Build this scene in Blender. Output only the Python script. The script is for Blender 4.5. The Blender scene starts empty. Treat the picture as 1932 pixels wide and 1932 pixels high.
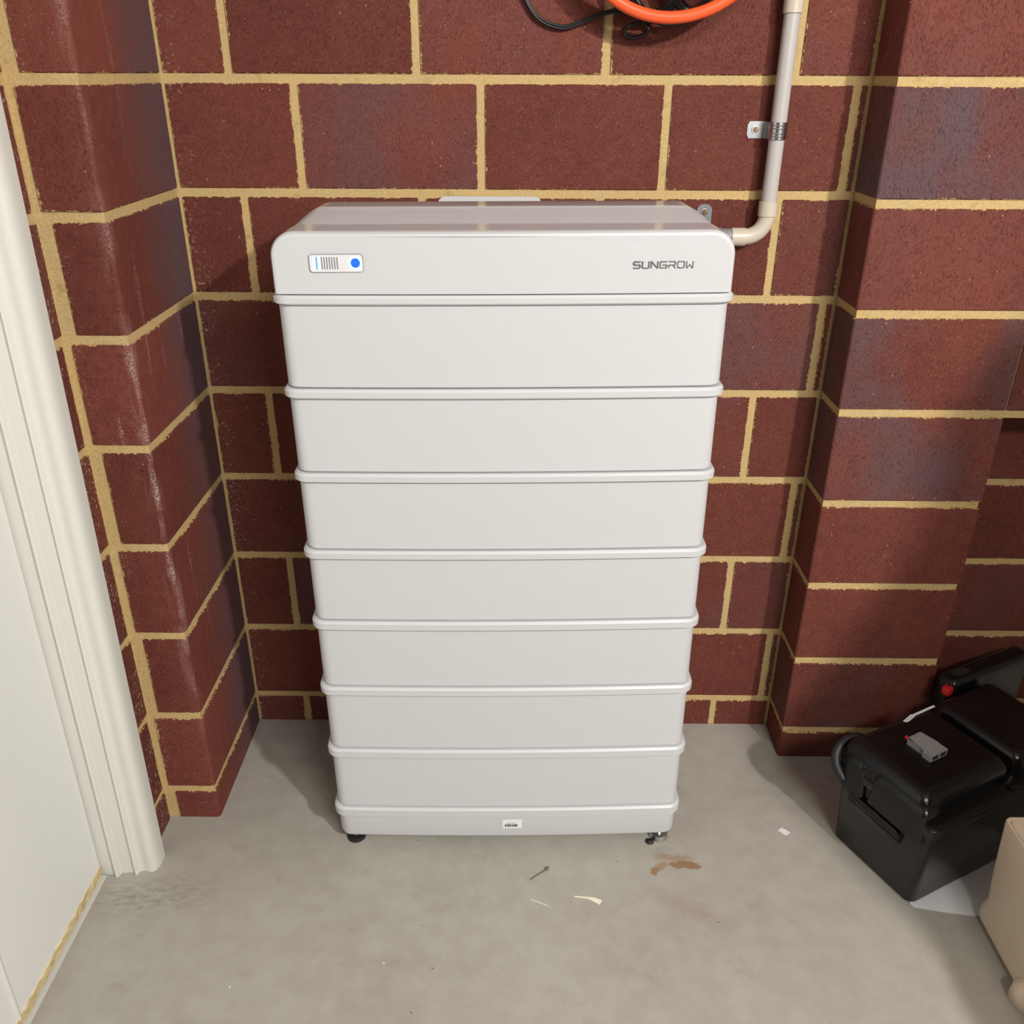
import bpy, bmesh, math, random
from mathutils import Vector, Matrix
random.seed(7)
S = bpy.context.scene
COL = S.collection

# ------------------------------------------------------------------ camera
cam_d = bpy.data.cameras.new('camera')
cam = bpy.data.objects.new('camera', cam_d); COL.objects.link(cam)
RT = Vector((0.99993084, 0.01115634, 0.00372178)).normalized()
UP = Vector((-0.0082903, 0.44417552, 0.89590143)).normalized()
FW = Vector((-0.00834186, 0.89587033, -0.44423729)).normalized()
M3 = Matrix((RT, UP, -FW)).transposed()
cam.matrix_world = Matrix.Translation((0.02544, -1.54993, 1.28563)) @ M3.to_4x4()
cam_d.sensor_width = 36.0
cam_d.lens = 36.0 * 1673.384 / 1932.0
cam_d.clip_start = 0.02
S.camera = cam

# ------------------------------------------------------------------ world, lights, exposure
w = bpy.data.worlds.new('garage_daylight'); S.world = w
w.use_nodes = True
bg = w.node_tree.nodes['Background']
bg.inputs['Color'].default_value = (0.92, 0.96, 1.0, 1)
bg.inputs['Strength'].default_value = 0.05

def area(name, loc, target, sx, sy, power, col):
    d = bpy.data.lights.new(name, 'AREA'); d.shape = 'RECTANGLE'; d.size = sx; d.size_y = sy
    d.energy = power; d.color = col
    o = bpy.data.objects.new(name, d); COL.objects.link(o)
    o.location = loc
    o.rotation_euler = (Vector(target) - Vector(loc)).to_track_quat('-Z', 'Y').to_euler()
    return o
area('ceiling_lamp', (1.50, -2.35, 2.18), (0, -.5, 0.1), 0.12, 0.10, 62, (1.0, 0.955, 0.90))
area('ceiling_tube_light', (0.85, -2.5, 2.35), (0, -.5, 0.1), 0.7, 0.2, 30, (1.0, 0.96, 0.91))
area('daylight_from_opening', (1.5, -3.9, 1.75), (0, 0, 0.8), 1.2, 0.8, 18, (0.95, 0.97, 1.0))

S.view_settings.view_transform = 'Standard'
S.view_settings.look = 'None'
S.view_settings.exposure = 0.0
S.view_settings.gamma = 1.0
S.view_settings.use_curve_mapping = False

# ------------------------------------------------------------------ helpers
def link(name, bm, mat, parent=None, smooth=False, uvs=None):
    me = bpy.data.meshes.new(name)
    bmesh.ops.recalc_face_normals(bm, faces=bm.faces[:])
    bm.to_mesh(me); bm.free()
    if smooth:
        me.polygons.foreach_set('use_smooth', [True] * len(me.polygons))
        try: me.set_sharp_from_angle(angle=math.radians(smooth if smooth > 1 else 35))
        except Exception: pass
    for m in (mat if isinstance(mat, (list, tuple)) else [mat]):
        me.materials.append(m)
    o = bpy.data.objects.new(name, me); COL.objects.link(o)
    if parent: o.parent = parent
    return o

def tag(o, label=None, cat=None, group=None, kind=None):
    if label: o['label'] = label
    if cat: o['category'] = cat
    if group: o['group'] = group
    if kind: o['kind'] = kind
    return o

def thing(name, loc, rz=0, label=None, cat=None, group=None, kind=None):
    o = bpy.data.objects.new(name, None); COL.objects.link(o)
    o.location = loc; o.rotation_euler = (0, 0, rz); o.empty_display_size = 0.05
    return tag(o, label, cat, group, kind)

def box(bm, x0, x1, y0, y1, z0, z1, bev=0, seg=1, mat=None):
    r = bmesh.ops.create_cube(bm, size=1)
    vs = r['verts']
    for v in vs:
        v.co = Vector((x0 + (v.co.x + .5) * (x1 - x0), y0 + (v.co.y + .5) * (y1 - y0), z0 + (v.co.z + .5) * (z1 - z0)))
    if bev:
        es = list({e for v in vs for e in v.link_edges})
        bmesh.ops.bevel(bm, geom=es, offset=bev, segments=seg, profile=.5, affect='EDGES')
    return vs

def loft(bm, rings, cap0=True, cap1=True, closed=False):
    R = [[bm.verts.new(p) for p in r] for r in rings]
    n = len(R[0])
    pairs = list(zip(R, R[1:])) + ([(R[-1], R[0])] if closed else [])
    for a, b in pairs:
        for i in range(n):
            bm.faces.new((a[i], a[(i + 1) % n], b[(i + 1) % n], b[i]))
    if not closed:
        if cap0: bm.faces.new(R[0][::-1])
        if cap1: bm.faces.new(R[-1])
    return R

def tube(bm, pts, r, n=12, caps=True, closed=False):
    pts = [Vector(p) for p in pts]
    rings = []; N = len(pts); prev = None
    for i, p in enumerate(pts):
        if closed: t = pts[(i + 1) % N] - pts[i - 1]
        else: t = pts[min(i + 1, N - 1)] - pts[max(i - 1, 0)]
        t.normalize()
        if prev is None:
            a = Vector((0, 0, 1)) if abs(t.z) < .9 else Vector((1, 0, 0))
            u = t.cross(a).normalized()
        else:
            u = (prev - t * prev.dot(t)).normalized()
        prev = u; v = t.cross(u)
        rr = r[i] if isinstance(r, (list, tuple)) else r
        rings.append([p + (u * math.cos(2 * math.pi * k / n) + v * math.sin(2 * math.pi * k / n)) * rr for k in range(n)])
    loft(bm, rings, caps, caps, closed)

def spline(ctrl, sub=8):
    P = [Vector(c) for c in ctrl]; out = []
    for i in range(len(P) - 1):
        p0 = P[max(i - 1, 0)]; p1 = P[i]; p2 = P[i + 1]; p3 = P[min(i + 2, len(P) - 1)]
        for k in range(sub):
            t = k / sub
            out.append(.5 * ((2 * p1) + (p2 - p0) * t + (2 * p0 - 5 * p1 + 4 * p2 - p3) * t * t + (3 * p1 - p0 - 3 * p2 + p3) * t ** 3))
    out.append(P[-1]); return out

def prism(bm, pts2, y0, y1, plane='xz'):
    def P(a, b, y): return (a, y, b) if plane == 'xz' else (a, b, y)
    A = [bm.verts.new(P(a, b, y0)) for a, b in pts2]; B = [bm.verts.new(P(a, b, y1)) for a, b in pts2]
    n = len(A)
    for i in range(n): bm.faces.new((A[i], A[(i + 1) % n], B[(i + 1) % n], B[i]))
    bm.faces.new(A[::-1]); bm.faces.new(B)

def cyl(bm, c, axis, r, h, n=20, r2=None):
    c = Vector(c); a = Vector(axis).normalized()
    tube(bm, [c, c + a * h], [r, r if r2 is None else r2], n)

def rrect(w, d, r, n=6, x0=0, y0=0):
    out = []
    for cx, cy, a in ((w - r, r, -90), (w - r, d - r, 0), (-w + r, d - r, 90), (-w + r, r, 180)):
        for k in range(n + 1):
            t = math.radians(a + 90 * k / n)
            out.append((x0 + cx + r * math.cos(t), y0 + cy + r * math.sin(t)))
    return out

# ------------------------------------------------------------------ materials
class G:
    def __init__(s, name):
        s.m = bpy.data.materials.new(name); s.m.use_nodes = True; s.t = s.m.node_tree
        s.b = s.t.nodes['Principled BSDF']
    def n(s, typ, **kw):
        nd = s.t.nodes.new(typ)
        for k, v in kw.items():
            if k.startswith('_'): setattr(nd, k[1:], v)
            else: s.put(nd.inputs[k.replace('__', ' ')], v)
        return nd
    def put(s, sock, v):
        if hasattr(v, 'is_output'): s.t.links.new(v, sock)
        else:
            if isinstance(v, tuple) and len(v) == 3 and len(getattr(sock, 'default_value', [0, 0, 0])) == 4: v = v + (1,)
            sock.default_value = v
    def math(s, op, a, b=None, c=None, clamp=False):
        nd = s.t.nodes.new('ShaderNodeMath'); nd.operation = op; nd.use_clamp = clamp
        s.put(nd.inputs[0], a)
        if b is not None: s.put(nd.inputs[1], b)
        if c is not None: s.put(nd.inputs[2], c)
        return nd.outputs[0]
    def mix(s, f, a, b, mode='MIX'):
        nd = s.t.nodes.new('ShaderNodeMix'); nd.data_type = 'RGBA'; nd.blend_type = mode
        s.put(nd.inputs[0], f); s.put(nd.inputs[6], a); s.put(nd.inputs[7], b); return nd.outputs[2]
    def ramp(s, v, a, b, lo=0., hi=1.):
        nd = s.t.nodes.new('ShaderNodeMapRange'); nd.clamp = True
        s.put(nd.inputs[0], v)
        for i, q in enumerate((a, b, lo, hi)): s.put(nd.inputs[i + 1], q)
        return nd.outputs[0]
    def pos(s, sc=(1, 1, 1)):
        g = s.t.nodes.new('ShaderNodeNewGeometry'); m = s.t.nodes.new('ShaderNodeMapping')
        s.t.links.new(g.outputs['Position'], m.inputs['Vector']); m.inputs['Scale'].default_value = sc
        return m.outputs[0]
    def noise(s, vec, scale, detail=3, rough=.55):
        nd = s.n('ShaderNodeTexNoise', Vector=vec, Scale=scale, Detail=detail, Roughness=rough); return nd.outputs['Fac']
    def bump(s, h, strength, dist=.001):
        nd = s.n('ShaderNodeBump', Height=h, Strength=strength, Distance=dist); s.put(s.b.inputs['Normal'], nd.outputs[0])
    def set(s, col=None, rough=None, metal=None, spec=None, **kw):
        if col is not None: s.put(s.b.inputs['Base Color'], col)
        if rough is not None: s.put(s.b.inputs['Roughness'], rough)
        if metal is not None: s.put(s.b.inputs['Metallic'], metal)
        if spec is not None: s.put(s.b.inputs['Specular IOR Level'], spec)
        return s.m

def plain(name, col, rough=.5, metal=0., spec=.5, grain=0.03, gscale=40, bump=0.):
    g = G(name); p = g.pos(); nz = g.noise(p, gscale, 4)
    c = g.mix(1, col, g.mix(nz, (1 - grain,) * 3, (1 + grain,) * 3), 'MULTIPLY')
    if bump: g.bump(g.noise(p, 600, 2), bump, .0005)
    return g.set(c, rough, metal, spec)

MORTAR = (0.60, 0.42, 0.175)
def mortar_mat():
    g = G('sandy_mortar'); p = g.pos()
    n1 = g.noise(p, 9, 4); n2 = g.noise(p, 320, 3)
    c = g.mix(g.ramp(n1, .35, .7), (0.52, 0.355, 0.140), (0.445, 0.33, 0.155))
    c = g.mix(g.ramp(n2, .3, .75), c, (0.62, 0.46, 0.23))
    c = g.mix(g.ramp(g.noise(p, 45, 2), .62, .75, 0, .5), c, (0.34, 0.24, 0.08))
    g.bump(n2, .35, .002)
    return g.set(c, .95, 0, .15)

def brick_mat(name, kind='wall'):
    g = G(name); p = g.pos()
    info = g.n('ShaderNodeObjectInfo')
    big = g.noise(p, 7, 3)
    c = g.mix(g.ramp(big, .3, .7), (0.166, 0.046, 0.032), (0.135, 0.036, 0.028))
    c = g.mix(g.ramp(g.noise(p, 55, 4, .7), .4, .7, 0, .55), c, (0.200, 0.060, 0.039))
    rnd = g.ramp(info.outputs['Random'], 0, 1, .84, 1.14)
    cc = g.n('ShaderNodeCombineColor', Red=rnd, Green=rnd, Blue=rnd)
    c = g.mix(1, c, cc.outputs[0], 'MULTIPLY')
    # kiln flashing: grey purple patches, amount stored in the object colour's alpha
    fl = g.math('MULTIPLY', info.outputs['Alpha'], g.ramp(g.noise(g.pos((1, 1, .5)), 6.5, 3), .38, .62))
    if kind == 'nib':
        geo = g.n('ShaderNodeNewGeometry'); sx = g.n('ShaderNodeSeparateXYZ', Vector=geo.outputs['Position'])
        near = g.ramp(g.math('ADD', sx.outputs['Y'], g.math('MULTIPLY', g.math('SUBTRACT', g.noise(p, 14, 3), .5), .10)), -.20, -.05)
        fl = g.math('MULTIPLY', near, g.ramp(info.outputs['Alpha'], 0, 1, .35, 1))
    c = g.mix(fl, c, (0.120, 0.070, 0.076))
    # dragged pits, vertical
    pv = g.pos((1, 1, .42))
    smoothk = 1.0
    pit = g.math('MULTIPLY', g.ramp(g.noise(pv, 480, 4, .65), .54, .66), g.ramp(g.noise(p, 30, 2), .3, .6, .45, 1))
    if kind == 'nib':
        nn = g.n('ShaderNodeNewGeometry'); sn = g.n('ShaderNodeSeparateXYZ', Vector=nn.outputs['Normal'])
        pit = g.math('MULTIPLY', pit, g.ramp(g.math('ABSOLUTE', sn.outputs['X']), .3, .9, 1, .25))
    c = g.mix(g.math('MULTIPLY', pit, .62), c, (0.045, 0.010, 0.007))
    # pale grit specks
    vo = g.n('ShaderNodeTexVoronoi', Vector=p, Scale=75.)
    sel = g.ramp(g.n('ShaderNodeSeparateColor', Color=vo.outputs['Color']).outputs[0], .86, .88)
    sp = g.math('MULTIPLY', g.ramp(vo.outputs['Distance'], .10, .06), sel)
    c = g.mix(g.math('MULTIPLY', sp, .8), c, (0.62, 0.36, 0.24))
    vo2 = g.n('ShaderNodeTexVoronoi', Vector=p, Scale=240.)
    sel2 = g.ramp(g.n('ShaderNodeSeparateColor', Color=vo2.outputs['Color']).outputs[1], .93, .95)
    c = g.mix(g.math('MULTIPLY', g.math('MULTIPLY', g.ramp(vo2.outputs['Distance'], .25, .12), sel2), .5), c, (0.50, 0.24, 0.15))
    # white salt bloom on the left corner bricks
    if kind == 'nib':
        geo = g.n('ShaderNodeNewGeometry'); s3 = g.n('ShaderNodeSeparateXYZ', Vector=geo.outputs['Position'])
        da = g.math('SQRT', g.math('ADD', g.math('POWER', g.math('ADD', s3.outputs[0], .5448), 2), g.math('POWER', g.math('ADD', s3.outputs[1], .2883), 2)))
        zz = g.math('MULTIPLY', g.ramp(s3.outputs[2], .18, .5), g.ramp(s3.outputs[2], 1.0, .80, .35, 1))
        bl = g.math('MULTIPLY', g.ramp(da, .022, .0, 0, 1), g.ramp(g.noise(g.pos((1, 1, .25)), 42, 4), .44, .62))
        bl = g.math('MULTIPLY', g.math('MULTIPLY', bl, zz), g.ramp(g.noise(p, 420, 2), .42, .58, .08, 1))
        st = g.math('MULTIPLY', g.ramp(g.noise(g.pos((1, 1, .12)), 30, 3), .66, .72), g.ramp(g.noise(p, 300, 2), .45, .6))
        bl = g.math('MAXIMUM', bl, g.math('MULTIPLY', g.math('MULTIPLY', st, zz), .5))
        edge = g.math('MULTIPLY', g.ramp(s3.outputs[0], -.600, -.640), g.ramp(g.noise(p, 260, 3), .56, .63))
        edge = g.math('MULTIPLY', edge, g.ramp(g.noise(p, 18, 2), .45, .62))
        bl = g.math('MAXIMUM', bl, g.math('MULTIPLY', edge, .75))
        c = g.mix(g.math('MULTIPLY', bl, .75), c, (0.60, 0.48, 0.44))
    if kind == 'wall':
        geo = g.n('ShaderNodeNewGeometry'); s3 = g.n('ShaderNodeSeparateXYZ', Vector=geo.outputs['Position'])
        e = g.math('MULTIPLY', g.ramp(s3.outputs[0], -.495, -.540), g.ramp(g.noise(p, 170, 3), .57, .64))
        e = g.math('MULTIPLY', e, g.ramp(g.noise(p, 16, 2), .42, .6))
        c = g.mix(g.math('MULTIPLY', e, .6), c, (0.50, 0.40, 0.34))
    # mortar smears that follow the joint lines
    u1 = g.n('ShaderNodeUVMap', _uv_map='joint_a'); u2 = g.n('ShaderNodeUVMap', _uv_map='joint_b')
    s1 = g.n('ShaderNodeSeparateXYZ', Vector=u1.outputs[0]); s2 = g.n('ShaderNodeSeparateXYZ', Vector=u2.outputs[0])
    d = g.math('MINIMUM', g.math('MINIMUM', s1.outputs[0], s1.outputs[1]), g.math('MINIMUM', s2.outputs[0], s2.outputs[1]))
    lim = g.math('ADD', g.math('MULTIPLY', g.math('SUBTRACT', g.noise(p, 150, 4, .65), .46), .014),
                 g.math('MULTIPLY', g.math('SUBTRACT', g.noise(p, 22, 2), .55), .008))
    sm = g.ramp(g.math('SUBTRACT', lim, d), 0, .0004)
    c = g.mix(sm, c, g.mix(g.noise(p, 300, 2), (0.48, 0.32, 0.12), (0.58, 0.41, 0.18)))
    h = g.math('ADD', g.math('MULTIPLY', pit, -1.0), g.math('ADD', g.math('MULTIPLY', g.noise(p, 260, 4, .7), .8), g.math('MULTIPLY', sm, 1.2)))
    g.bump(h, .55, .0011)
    return g.set(c, g.ramp(g.noise(p, 90, 2), .3, .7, .60, .80), 0, .18)

M = {}
M['mortar'] = mortar_mat()
M['brick'] = brick_mat('red_brick', 'wall')
M['brick_nib'] = brick_mat('red_brick_flashed', 'nib')
M['brick_pier'] = brick_mat('red_brick_dragged', 'pier')

def floor_mat():
    g = G('trowelled_concrete'); p = g.pos()
    n1 = g.noise(p, 3.2, 5, .6); n2 = g.noise(p, 26, 5, .65); n3 = g.noise(p, 260, 3)
    c = g.mix(g.ramp(n1, .3, .7), (0.335, 0.312, 0.272), (0.395, 0.375, 0.333))
    c = g.mix(g.ramp(n2, .4, .72, 0, .45), c, (0.45, 0.43, 0.385))
    c = g.mix(g.ramp(g.noise(g.pos((1, 1.6, 1)), 11, 5, .7), .58, .75, 0, .35), c, (0.22, 0.20, 0.16))
    c = g.mix(g.ramp(n3, .58, .75, 0, .25), c, (0.24, 0.215, 0.175))
    vo = g.n('ShaderNodeTexVoronoi', Vector=p, Scale=38.)
    sel = g.ramp(g.n('ShaderNodeSeparateColor', Color=vo.outputs['Color']).outputs[0], .88, .9)
    c = g.mix(g.math('MULTIPLY', g.math('MULTIPLY', g.ramp(vo.outputs['Distance'], .085, .05), sel), .7), c, (0.09, 0.075, 0.055))
    sep = g.n('ShaderNodeSeparateXYZ', Vector=g.pos()); X, Yv = sep.outputs[0], sep.outputs[1]
    wx = g.math('ADD', X, g.math('MULTIPLY', g.math('SUBTRACT', g.noise(p, 60, 3), .5), .022))
    wy = g.math('ADD', Yv, g.math('MULTIPLY', g.math('SUBTRACT', g.noise(g.pos((1.3, 1.1, 1)), 55, 3), .5), .020))
    def blob(cx, cy, rx, ry, ang=0, soft=.12):
        ca, sa = math.cos(ang), math.sin(ang)
        dx = g.math('SUBTRACT', wx, cx); dy = g.math('SUBTRACT', wy, cy)
        a = g.math('DIVIDE', g.math('ADD', g.math('MULTIPLY', dx, ca), g.math('MULTIPLY', dy, sa)), rx)
        b = g.math('DIVIDE', g.math('SUBTRACT', g.math('MULTIPLY', dy, ca), g.math('MULTIPLY', dx, sa)), ry)
        r = g.math('SQRT', g.math('ADD', g.math('MULTIPLY', a, a), g.math('MULTIPLY', b, b)))
        return g.ramp(r, 1 + soft, 1 - soft)
    ring = g.math('MAXIMUM', blob(.282, -.398, .020, .009, .75), blob(.312, -.374, .032, .008, -.05, .3))
    c = g.mix(g.math('MULTIPLY', ring, .55), c, (0.30, 0.17, 0.065))
    c = g.mix(g.math('MULTIPLY', blob(.331, -.391, .029, .009, -.06), .8), c, (0.26, 0.13, 0.045))
    c = g.mix(g.math('MULTIPLY', blob(.275, -.405, .010, .007, .7), .6), c, (0.24, 0.13, 0.05))
    c = g.mix(g.math('MULTIPLY', blob(.325, -.485, .05, .014, -.5, .9), .35), c, (0.26, 0.15, 0.11))
    vw = g.n('ShaderNodeTexVoronoi', Vector=p, Scale=11.)
    selw = g.ramp(g.n('ShaderNodeSeparateColor', Color=vw.outputs['Color']).outputs[2], .80, .82)
    c = g.mix(g.math('MULTIPLY', g.ramp(vw.outputs['Distance'], .022, .015), selw), c, (0.70, 0.69, 0.64))
    # scuffed darker cement by the door
    sc = g.math('MULTIPLY', blob(-.62, -.47, .10, .035, .1, .6), g.ramp(g.noise(g.pos((1, 2.2, 1)), 60, 4), .4, .65))
    c = g.mix(g.math('MULTIPLY', sc, .5), c, (0.17, 0.155, 0.12))
    h = g.math('ADD', g.math('MULTIPLY', n2, 1.), g.math('MULTIPLY', n3, .35))
    g.bump(h, .18, .002)
    return g.set(c, g.ramp(n2, .3, .7, .42, .6), 0, .4)
M['floor'] = floor_mat()
M['ceiling'] = plain('ceiling_white', (.50, .485, .46), .8)
M['plaster'] = plain('plaster', (.25, .235, .21), .8)
M['white'] = plain('battery_powder_coat', (.575, .58, .59), .42, 0, .5, .012, 30, .04)
M['white_top'] = plain('battery_gloss_top', (.58, .585, .60), .16, 0, .75, .012, 30)
M['seam'] = plain('seam_dark', (.12, .12, .12), .7)
M['print'] = plain('grey_print', (.20, .20, .19), .4, .3)
M['panel'] = plain('display_panel_plastic', (.72, .72, .74), .25)
M['bar_off'] = plain('unlit_bar', (.22, .22, .24), .4)
M['sticker'] = plain('sticker_white', (.82, .82, .80), .5)
M['ink'] = plain('black_ink', (.02, .02, .02), .5)
M['ink_grey'] = plain('grey_ink', (.30, .30, .30), .5)
M['rubber'] = plain('black_rubber', (.012, .012, .013), .55)
M['steel'] = plain('zinc_steel', (.58, .58, .57), .28, 1, .5, .08, 90)
M['brass'] = plain('brass_screw', (.72, .42, .18), .3, 1)
M['door'] = plain('door_enamel', (.77, .775, .745), .35, 0, .5, .01)
M['trim'] = plain('trim_enamel', (.67, .665, .61), .3, 0, .5, .01)
M['pvc'] = plain('grey_pvc', (.50, .475, .455), .35, 0, .5, .02)
M['pvc_fit'] = plain('cream_pvc', (.60, .54, .435), .3, 0, .5, .02)
M['flex'] = plain('grey_flexible_sheath', (.33, .33, .32), .45)
M['orange'] = plain('orange_hose', (.95, .125, .035), .38, 0, .5, .05)
M['black_cable'] = plain('black_cable', (.012, .011, .013), .35)
M['black_pl'] = plain('black_plastic', (.0045, .0045, .0048), .25, 0, .45, .15, 80, .10)
M['conn'] = plain('grey_connector', (.27, .262, .255), .5)
M['red'] = plain('red_plastic', (.55, .012, .015), .35)
M['cream'] = plain('cream_plastic', (.72, .59, .44), .42, 0, .5, .06, 8)
M['paper'] = plain('white_paper', (.74, .74, .75), .7, 0, .3, .04, 60)
M['twig'] = plain('dry_twig', (.13, .10, .06), .8)
M['straw'] = plain('dry_straw', (.80, .76, .60), .7)
def raw_timber():
    g = G('raw_timber'); p = g.pos()
    n = g.noise(g.pos((1, .4, 3)), 120, 4, .7)
    c = g.mix(g.ramp(n, .3, .65), (0.42, 0.29, 0.11), (0.80, 0.68, 0.42)); g.bump(n, .8, .003)
    return g.set(c, .85, 0, .2)
M['timber'] = raw_timber()
def emit(name, col, st):
    g = G(name); g.put(g.b.inputs['Base Color'], col); g.put(g.b.inputs['Emission Color'], col)
    g.b.inputs['Emission Strength'].default_value = st; return g.m
M['blue'] = emit('blue_led', (.01, .11, .75), .55)
M['cyan'] = emit('cyan_led', (.30, .75, 1.0), 3.0)
M['bar_blue'] = emit('blue_bar_led', (.0, .28, .50), .6)
g_ = G('card_box'); M['card'] = g_.set(g_.mix(g_.noise(g_.pos((1, 1, 8)), 30, 3), (.30, .19, .10), (.36, .24, .13)), .8)

# ------------------------------------------------------------------ room
bm = bmesh.new(); box(bm, -2.2, 3.0, -5.2, 0.12, -.12, 0)
tag(link('floor', bm, M['floor']), 'grey trowelled concrete garage floor with brown stain', kind='structure')
bm = bmesh.new(); box(bm, -2.2, 3.0, -5.2, 0.12, 2.5, 2.6)
tag(link('ceiling', bm, M['ceiling']), 'plain white ceiling', kind='structure')

JT = .0138                                             # joint thickness
JZ = [1.2757 - .172 * k for k in range(8)]             # joint heights seen in the picture, top to floor
for k, dz in enumerate((0, .0012, .0014, .002, .0008, 0, -.0002, -.0017)): JZ[k] += dz
TOP = [1.2757 + .172 * k for k in range(7, 0, -1)]
ALLZ = [2.5] + [z for z in TOP if z < 2.45] + JZ + [-.09]
FIRST = len([z for z in TOP if z < 2.45])              # index in ALLZ list where row 0 starts

def courses():
    """(row number, z0, z1): row 0 lies above the uppermost joint in view"""
    for i in range(len(ALLZ) - 1):
        zt, zb = ALLZ[i] - JT / 2, ALLZ[i + 1] + JT / 2
        if i == 0: zt = 2.5
        if i == len(ALLZ) - 2: zb = -.02
        yield i - FIRST, zb, zt

def brick(parent, mat, b, dist, flash=0., arris=None, ar=.006):
    """b = x0,x1,y0,y1,z0,z1 ; dist(x,y) -> (distance to joint on one side, on the other)"""
    x0, x1, y0, y1, z0, z1 = b
    jx = random.uniform(-.0006, .0006)
    bm = bmesh.new(); vs = box(bm, x0, x1, y0 + jx, y1, z0, z1)
    if arris is not None:
        ax, ay = arris
        es = [e for e in bm.edges if all(abs(v.co.x - ax) < 1e-4 and abs(v.co.y - (ay + jx)) < 1e-4 for v in e.verts)]
        bmesh.ops.bevel(bm, geom=es, offset=ar, segments=4, profile=.5, affect='EDGES')
    es = [e for e in bm.edges if abs(e.verts[0].co.z - e.verts[1].co.z) < 1e-5 and
          (e.calc_face_angle(0) or 0) > 1.0 and max(e.verts[0].co.y, e.verts[1].co.y) < y1 + 1e-4]
    bmesh.ops.bevel(bm, geom=es, offset=.0016, segments=1, affect='EDGES')
    u1 = bm.loops.layers.uv.new('joint_a'); u2 = bm.loops.layers.uv.new('joint_b')
    for f in bm.faces:
        for l in f.loops:
            c = l.vert.co; d0, d1 = dist(c.x, c.y)
            l[u1].uv = (c.z - z0, z1 - c.z); l[u2].uv = (d0, d1)
    o = link('brick', bm, mat, parent)
    if arris is not None:
        o.data.polygons.foreach_set('use_smooth', [True] * len(o.data.polygons))
        try: o.data.set_sharp_from_angle(angle=math.radians(30))
        except Exception: pass
    o.color = (1, 1, 1, flash)
    return o

XL, XI, YL = -.5448, -.640, -.2883        # left return: its corner, its inner edge, its front
XR, XE, YR = .5720, .8575, -.1009         # right pier: corner, far edge, front
MOD = .2963; XA = -.041; XB = -.1408
REC = .0028                               # mortar recess

# back wall
bm = bmesh.new(); box(bm, -.70, 1.75, REC, .11, -.02, 2.5)
wb = link('wall_back', bm, M['mortar']); tag(wb, 'red block wall with yellow mortar behind the white tower', kind='structure')
for r, z0, z1 in courses():
    base = XA if r % 2 else XB
    xs = sorted([base + n * MOD for n in range(-3, 7)])
    edges = [XL] + [x for x in xs if XL + .012 < x < 1.74 and not .9 < x < 1.1] + [1.75]
    # the pier stands in front of part of this wall: split the row where the pier begins
    segs = []
    for a, b in zip(edges, edges[1:]):
        a2 = a + (JT / 2 if a != XL else .0045); b2 = b - JT / 2
        if a2 < XR < b2:
            segs.append((a2, XR - .0045))
            if b2 > XE + .02: segs.append((XE + .001, b2))
        elif a2 >= XR and b2 <= XE + .02: continue
        elif a2 >= XR and a2 < XE: segs.append((XE + .001, b2))
        else: segs.append((a2, b2))
    for a, b in segs:
        if b - a < .008: continue
        if r < 4 and a > XR: continue       # the wall above the niche comes forward there
        brick(wb, M['brick'], (a, b, 0, .09, z0, z1), lambda x, y, a=a, b=b: (x - a, b - x),
              random.choice((0, 0, 0, .25, .5)))

# left return wall (short nib)
bm = bmesh.new()
box(bm, XI - .012, XL - REC, YL + REC, .0, -.02, 2.5)
box(bm, -.78, XI - REC - .0005, -.384, -.05, -.02, 2.5)
wl = link('wall_left', bm, M['mortar']); tag(wl, 'short red block return wall left of the white tower', kind='structure')
for r, z0, z1 in courses():
    wide = .0185 if r % 2 == 0 else .0100
    x0 = XI + wide + random.uniform(-.0015, .0015)
    brick(wl, M['brick_nib'], (x0, XL, YL, -.0035, z0, z1), lambda x, y, x0=x0: (x - x0, -.0035 - y),
          random.choice((.55, .8, 1.)), arris=(XL, YL), ar=.007)
    # narrow face that runs forward to the door frame
    y1 = YL - (.009 if r % 2 else .004)
    brick(wl, M['brick'], (-.775, XI, -.384, y1, z0, z1), lambda x, y, y1=y1: (1, y1 - y), random.choice((0, .3)))

# right pier, and the wall that continues from it above the niche
bm = bmesh.new(); box(bm, XR + REC, XE - REC, YR + REC, .0, -.02, 2.5)
box(bm, XE - REC, 1.75, YR + REC, .0, JZ[3] - JT / 2, 2.5)
wr = link('wall_right', bm, M['mortar']); tag(wr, 'red block pier right of the tower with a niche beside it', kind='structure')
FL = {0: .25, 1: 1., 2: .15, 3: .8, 4: .95, 5: .1, 6: .1, 7: .7, 8: .1}
for r, z0, z1 in courses():
    x1 = XE if r >= 3 or r % 2 else XE + .31
    if r < 3 and r % 2: x1 = XE + .16
    brick(wr, M['brick_pier'], (XR, x1, YR, -.0035, z0, z1), lambda x, y, x1=x1: ((x - XR) * 0 + (-.0035 - y), 1 if x1 == XE else x1 - x),
          FL.get(r, random.random() * .5), arris=(XR, YR), ar=.005)
    if r <= 3:
        a = x1 + (.0022 if r == 3 else JT); n = 0
        while a < 1.72:
            b = min(a + MOD - JT, 1.75)
            brick(wr, M['brick_pier'], (a, b, YR, -.0035, z0, z1), lambda x, y, a=a, b=b, r=r: ((x - a) if r != 3 or a > 1 else 1, b - x), random.random() * .6)
            a = b + JT
# plain side wall and what closes the garage further off
bm = bmesh.new(); box(bm, 2.9, 3.0, -5.2, .12, 0, 2.5)
tag(link('wall_far', bm, M['plaster']), 'plain rendered side wall of the garage', kind='structure')
bm = bmesh.new(); box(bm, -2.2, -2.1, -5.2, .12, 0, 2.5)
tag(link('wall_side', bm, M['plaster']), 'plain rendered wall beyond the open door', kind='structure')

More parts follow.
